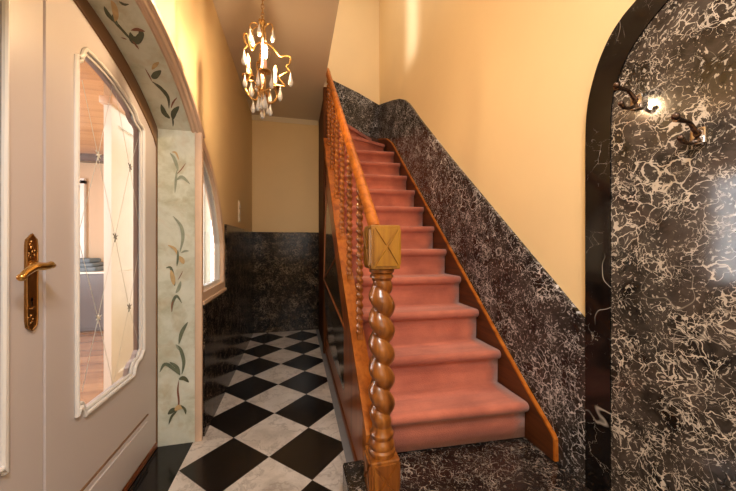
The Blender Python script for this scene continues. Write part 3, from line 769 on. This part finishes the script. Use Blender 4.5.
# one faceted drop, copied
def drop_mesh():
    bm = BM(); prof = [(.0012, .010), (.0012, .0), (.0035, -.006), (.0030, -.010), (.0050, -.018), (.0095, -.034), (.0105, -.042), (.0075, -.052), (.0015, -.058)]
    lathe(bm, prof, n=8)
    return bm
drops = []
dm = drop_mesh(); d0 = link('crystal_drop', dm, 'crystal', ch); d0.matrix_parent_inverse = Matrix.Translation(-ch.location)
def add_drop(p, s=1.0):
    s *= 1.2
    o = d0 if not drops else d0.copy()
    if drops: C.objects.link(o); o.parent = ch; o.matrix_parent_inverse = Matrix.Translation(-ch.location)
    o.location = (p[0], p[1], p[2] - .008); o.scale = (s, s, s); drops.append(o)
def pol(r, a, z): return (CX + r * math.cos(a), CY_ + r * math.sin(a), z + DZ)
rt = math.radians
# candle arms
ang = [rt(-75), rt(165), rt(45)]
for i, a in enumerate(ang):
    bm = BM()
    zc0 = 2.075 if i == 0 else 2.085 if i == 1 else 2.065
    rr = .066 if i == 0 else .078 if i == 1 else .085
    tube(bm, spline([pol(.018, a, 1.995), pol(.035, a, 1.962), pol(rr * .8, a, 1.975), pol(rr + .012, a, 2.02), pol(rr, a, zc0 - .012)], 6), .0045, 8)
    tube(bm, spline([pol(.02, a, 2.0), pol(.03, a, 2.03), pol(.048, a, 2.02), pol(.045, a, 1.995)], 5), .003, 6)
    link('candle_arm', bm, 'gold', ch, True)
    bm = BM(); c0 = pol(rr, a, zc0); lathe(bm, [(.006, -.014), (.012, -.006), (.030, .0), (.031, .004), (.012, .003), (.013, .016), (.010, .018)], c0, 16); link('drip_pan', bm, 'brass_dark', ch, True)
    bm = BM(); lathe(bm, [(.0095, .014), (.0095, .066), (.006, .068)], c0, 14); cd = link('candle', bm, 'candle', ch, True)
    bm = BM(); lathe(bm, [(.006, .068), (.0095, .075), (.0125, .088), (.0115, .100), (.006, .112), (.0015, .122)], c0, 12)
    bo = link('bulb', bm, 'lit' if i == 0 else 'bulb_off', None, True); bo.parent = cd; bo.matrix_parent_inverse = (Matrix.Translation(ch.location) @ cd.matrix_parent_inverse).inverted()
    for da in (-.45, .45): add_drop(pol(rr + .008, a + da, zc0 - .004), .95)
    add_drop(pol(.05, a, 1.966), .95)
# scroll arms with pendants
for j, (a, r1, z1) in enumerate([(rt(-18), .150, 2.10), (rt(-140), .105, 2.17), (rt(110), .12, 2.13)]):
    bm = BM()
    tube(bm, spline([pol(.006, a, 2.265), pol(r1 * .35, a, 2.235), pol(r1 * .62, a, 2.19 if j else 2.185), pol(r1 * .85, a, z1 + .085), pol(r1, a, z1 + .075), pol(r1 * .96, a, z1 + .045), pol(r1 * .86, a, z1 + .030), pol(r1 * 1.0, a, z1 + .004)], 6), .0042, 8)
    link('scroll_arm', bm, 'gold', ch, True); bm = BM()
    tube(bm, spline([pol(.02, a, 2.01), pol(r1 * .5, a, 2.035), pol(r1 * .8, a, 2.03), pol(r1 * .6, a, 2.075), pol(r1 * .9, a, 2.10)], 6), .004, 8)
    link('scroll_arm', bm, 'gold', ch, True); add_drop(pol(r1, a, z1 + .004), 1.05); add_drop(pol(r1 * .62, a, 2.028), 1.0)
# crown arms near the top
for a in (rt(-100), rt(-165), rt(-30), rt(80), rt(150)):
    bm = BM(); tube(bm, spline([pol(.006, a, 2.325), pol(.03, a, 2.352), pol(.055, a, 2.345), pol(.062, a, 2.322), pol(.05, a, 2.308)], 6), .0032, 8); link('crown_arm', bm, 'gold', ch, True); add_drop(pol(.062, a, 2.324), .95)
for a in (rt(-95), rt(-60), rt(-170), rt(60)): add_drop(pol(.022 + .012 * (a > -1.5), a, 1.975), 1.0)
add_drop((CX, CY_, 1.945 + DZ), 1.1)

# ------------------------------------------------ the room beyond the glass
RX, RY0, RY1, RZ = -4.2, -1.4, 5.12, 2.40
bm = BM(); box(bm, RX, XD - .02, RY0, RY1, -.1, -.002); struct(link('floor_room', bm, 'room_floor'))
bm = BM(); box(bm, RX, XL - .07, RY0, RY1, RZ, RZ + .1); struct(link('ceiling_room', bm, 'room_ceil'))
bm = BM(); box(bm, RX - .1, XL - .1, RY1, RY1 + .1, -.1, RZ); struct(link('wall_room_back', bm, 'room'))
bm = BM(); box(bm, RX - .1, RX, RY0, RY1, -.1, RZ); struct(link('wall_room_left', bm, 'room'))
bm = BM(); box(bm, RX - .1, XL - .1, RY0 - .1, RY0, -.1, RZ); struct(link('wall_room_front', bm, 'room'))
bm = BM(); box(bm, RX, -1.95, RY1 - .12, RY1, 2.30, RZ); struct(link('trim_13', bm, 'beam'))
dr = struct(group_empty('door_3', (-3.15, RY1, 0)))
bm = BM(); box(bm, -3.40, -2.90, RY1 - .03, RY1, 0, 2.0); link('leaf', bm, 'bright', dr)
bm = BM()
for a in (-3.40, -2.92): box(bm, a - .04, a + .03, RY1 - .05, RY1 - .001, 0, 2.04)
box(bm, -3.44, -2.89, RY1 - .05, RY1 - .001, 2.0, 2.07); link('casing', bm, 'bright', dr)
# ivory panelled partition seen through the panes
bm = BM(); box(bm, -1.41, -1.375, 2.69, RY1, 0, 2.20)
k = 2.69
while k < RY1 - .3:
    b_ = min(k + .80, RY1)
    prism(bm, [(k, 0), (b_, 0), (b_, 2.20), (k, 2.20)], -1.375, -1.36, 'X', holes=[[(k + .09, .14), (b_ - .09, .14), (b_ - .09, .84), (k + .09, .84)], [(k + .09, .93), (b_ - .09, .93), (b_ - .09, 2.08), (k + .09, 2.08)]])
    k = b_
struct(link('wall_room_right', bm, 'cab'))
bm = BM(); box(bm, -1.36, XD, RY1 - .012, RY1, 0, RZ); struct(link('trim_15', bm, 'cab'))
bm = BM(); box(bm, -1.43, -1.34, 2.66, RY1, 2.20, 2.26, bev=.01); struct(link('trim_14', bm, 'trim', smooth=True))
bm = BM(); box(bm, -1.41, -1.37, 2.69, RY1, 2.26, RZ); struct(link('wall_room_header', bm, 'room'))
# grey sideboard with folded blanket
sb = thing('sideboard', 'low grey sideboard with a pale top in the room behind the glazed door', 'sideboard', (-2.9, 4.9, 0))
bm = BM(); box(bm, -3.6, -2.3, 4.72, RY1 - .055, .02, .76); link('carcass', bm, 'grey_cab', sb)
bm = BM(); box(bm, -3.62, -2.28, 4.70, RY1 - .055, .76, .785, bev=.004); link('top', bm, 'cab', sb)
bm = BM(); box(bm, -3.58, -2.32, 4.74, RY1 - .06, 0, .02); link('plinth', bm, 'beam', sb)
for k in range(2):
    bm = BM(); box(bm, -3.58 + .64 * k, -2.96 + .64 * k, 4.703, 4.72, .05, .74, bev=.003); link('sideboard_door', bm, 'grey_cab', sb)
bt = thing('folded_blanket', 'blue grey folded blanket stacked on the grey sideboard', 'blanket', (-2.85, 4.9, .785))
for k, (dz, th, w) in enumerate(((0, .06, .55), (.058, .055, .52), (.112, .06, .48))):
    bm = BM(); box(bm, -2.85 - w / 2, -2.85 + w / 2 - .02 * k, 4.74 + .01 * k, 5.02, .786 + dz, .786 + dz + th, bev=.022)
    link('fold', bm, 'blanket', bt, True, 2)

# ---------------------------------------------------------------- lights
def area(name, loc, rot, sx, sy, power, col):
    l = bpy.data.lights.new(name, 'AREA'); l.shape = 'RECTANGLE'; l.size = sx; l.size_y = sy; l.energy = power; l.color = col
    o = bpy.data.objects.new(name, l); o.location = loc; o.rotation_euler = rot; C.objects.link(o); return o
area('foyer_fill', (.15, -.35, 2.78), (0, 0, 0), .5, .5, 48, (1, .97, .93))  # added ceiling fill behind the camera, no fixture there
area('entrance_fill', (.1, YF + .02, 1.6), (PI / 2, 0, 0), 1.1, 1.6, 9, (.93, .97, 1))  # unseen fill before the closed front wall behind the camera
area('landing_fill', (.45, 2.2, 5.15), (0, 0, 0), .9, 1.6, 34, (1, .95, .88))  # added overhead to brighten the stair wall, no real lamp
area('room_side_fill', (RX + .05, 2.2, 1.4), (PI / 2, 0, -PI / 2), 2.4, 1.6, 130, (.97, .98, 1))  # added fill on a windowless wall, brightens the far room
area('room_top_fill', (-2.4, 1.8, RZ - .03), (0, 0, 0), .8, .8, 36, (1, .96, .9))  # added ceiling fill for the room beyond the glass
area('passage_top_fill', (-1.06, 3.6, RZ - .03), (0, 0, 0), .3, 1.6, 5, (.98, .99, 1))  # added to light the gap beside the ivory partition
area('passage_end_fill', (-1.02, RY1 - .03, 1.25), (-PI / 2, 0, 0), .5, 1.9, 30, (.96, .98, 1))  # added fill panel at the passage end, lights the partition evenly
lb = area('landing_window', (-.45, 2.92, 4.0), (PI / 2, 0, -PI / 2), .30, 1.9, 1.3, (.96, .98, 1)); lb.data.spread = .22
w = bpy.data.worlds.new('world'); bpy.context.scene.world = w; w.use_nodes = True
w.node_tree.nodes['Background'].inputs[0].default_value = (.8, .85, 1, 1); w.node_tree.nodes['Background'].inputs[1].default_value = .3

# ---------------------------------------------------------------- camera
cam = bpy.data.cameras.new('camera'); cam.sensor_width = 36; cam.lens = F / 736 * 36; cam.shift_y = -1.5 / 736; cam.clip_start = .02
co = bpy.data.objects.new('camera', cam); co.location = (0, 0, CAM_H); co.rotation_euler = (PI / 2, 0, -YAW); C.objects.link(co)
sc = bpy.context.scene; sc.camera = co
sc.view_settings.view_transform = 'Standard'; sc.view_settings.look = 'None'; sc.view_settings.gamma = 1; sc.view_settings.use_curve_mapping = False
sc.view_settings.exposure = 0.15
sc.cycles.use_denoising = True; sc.cycles.max_bounces = 10; sc.cycles.glossy_bounces = 5; sc.cycles.transmission_bounces = 10; sc.cycles.sample_clamp_indirect = 6
sc.cycles.caustics_reflective = False; sc.cycles.caustics_refractive = False
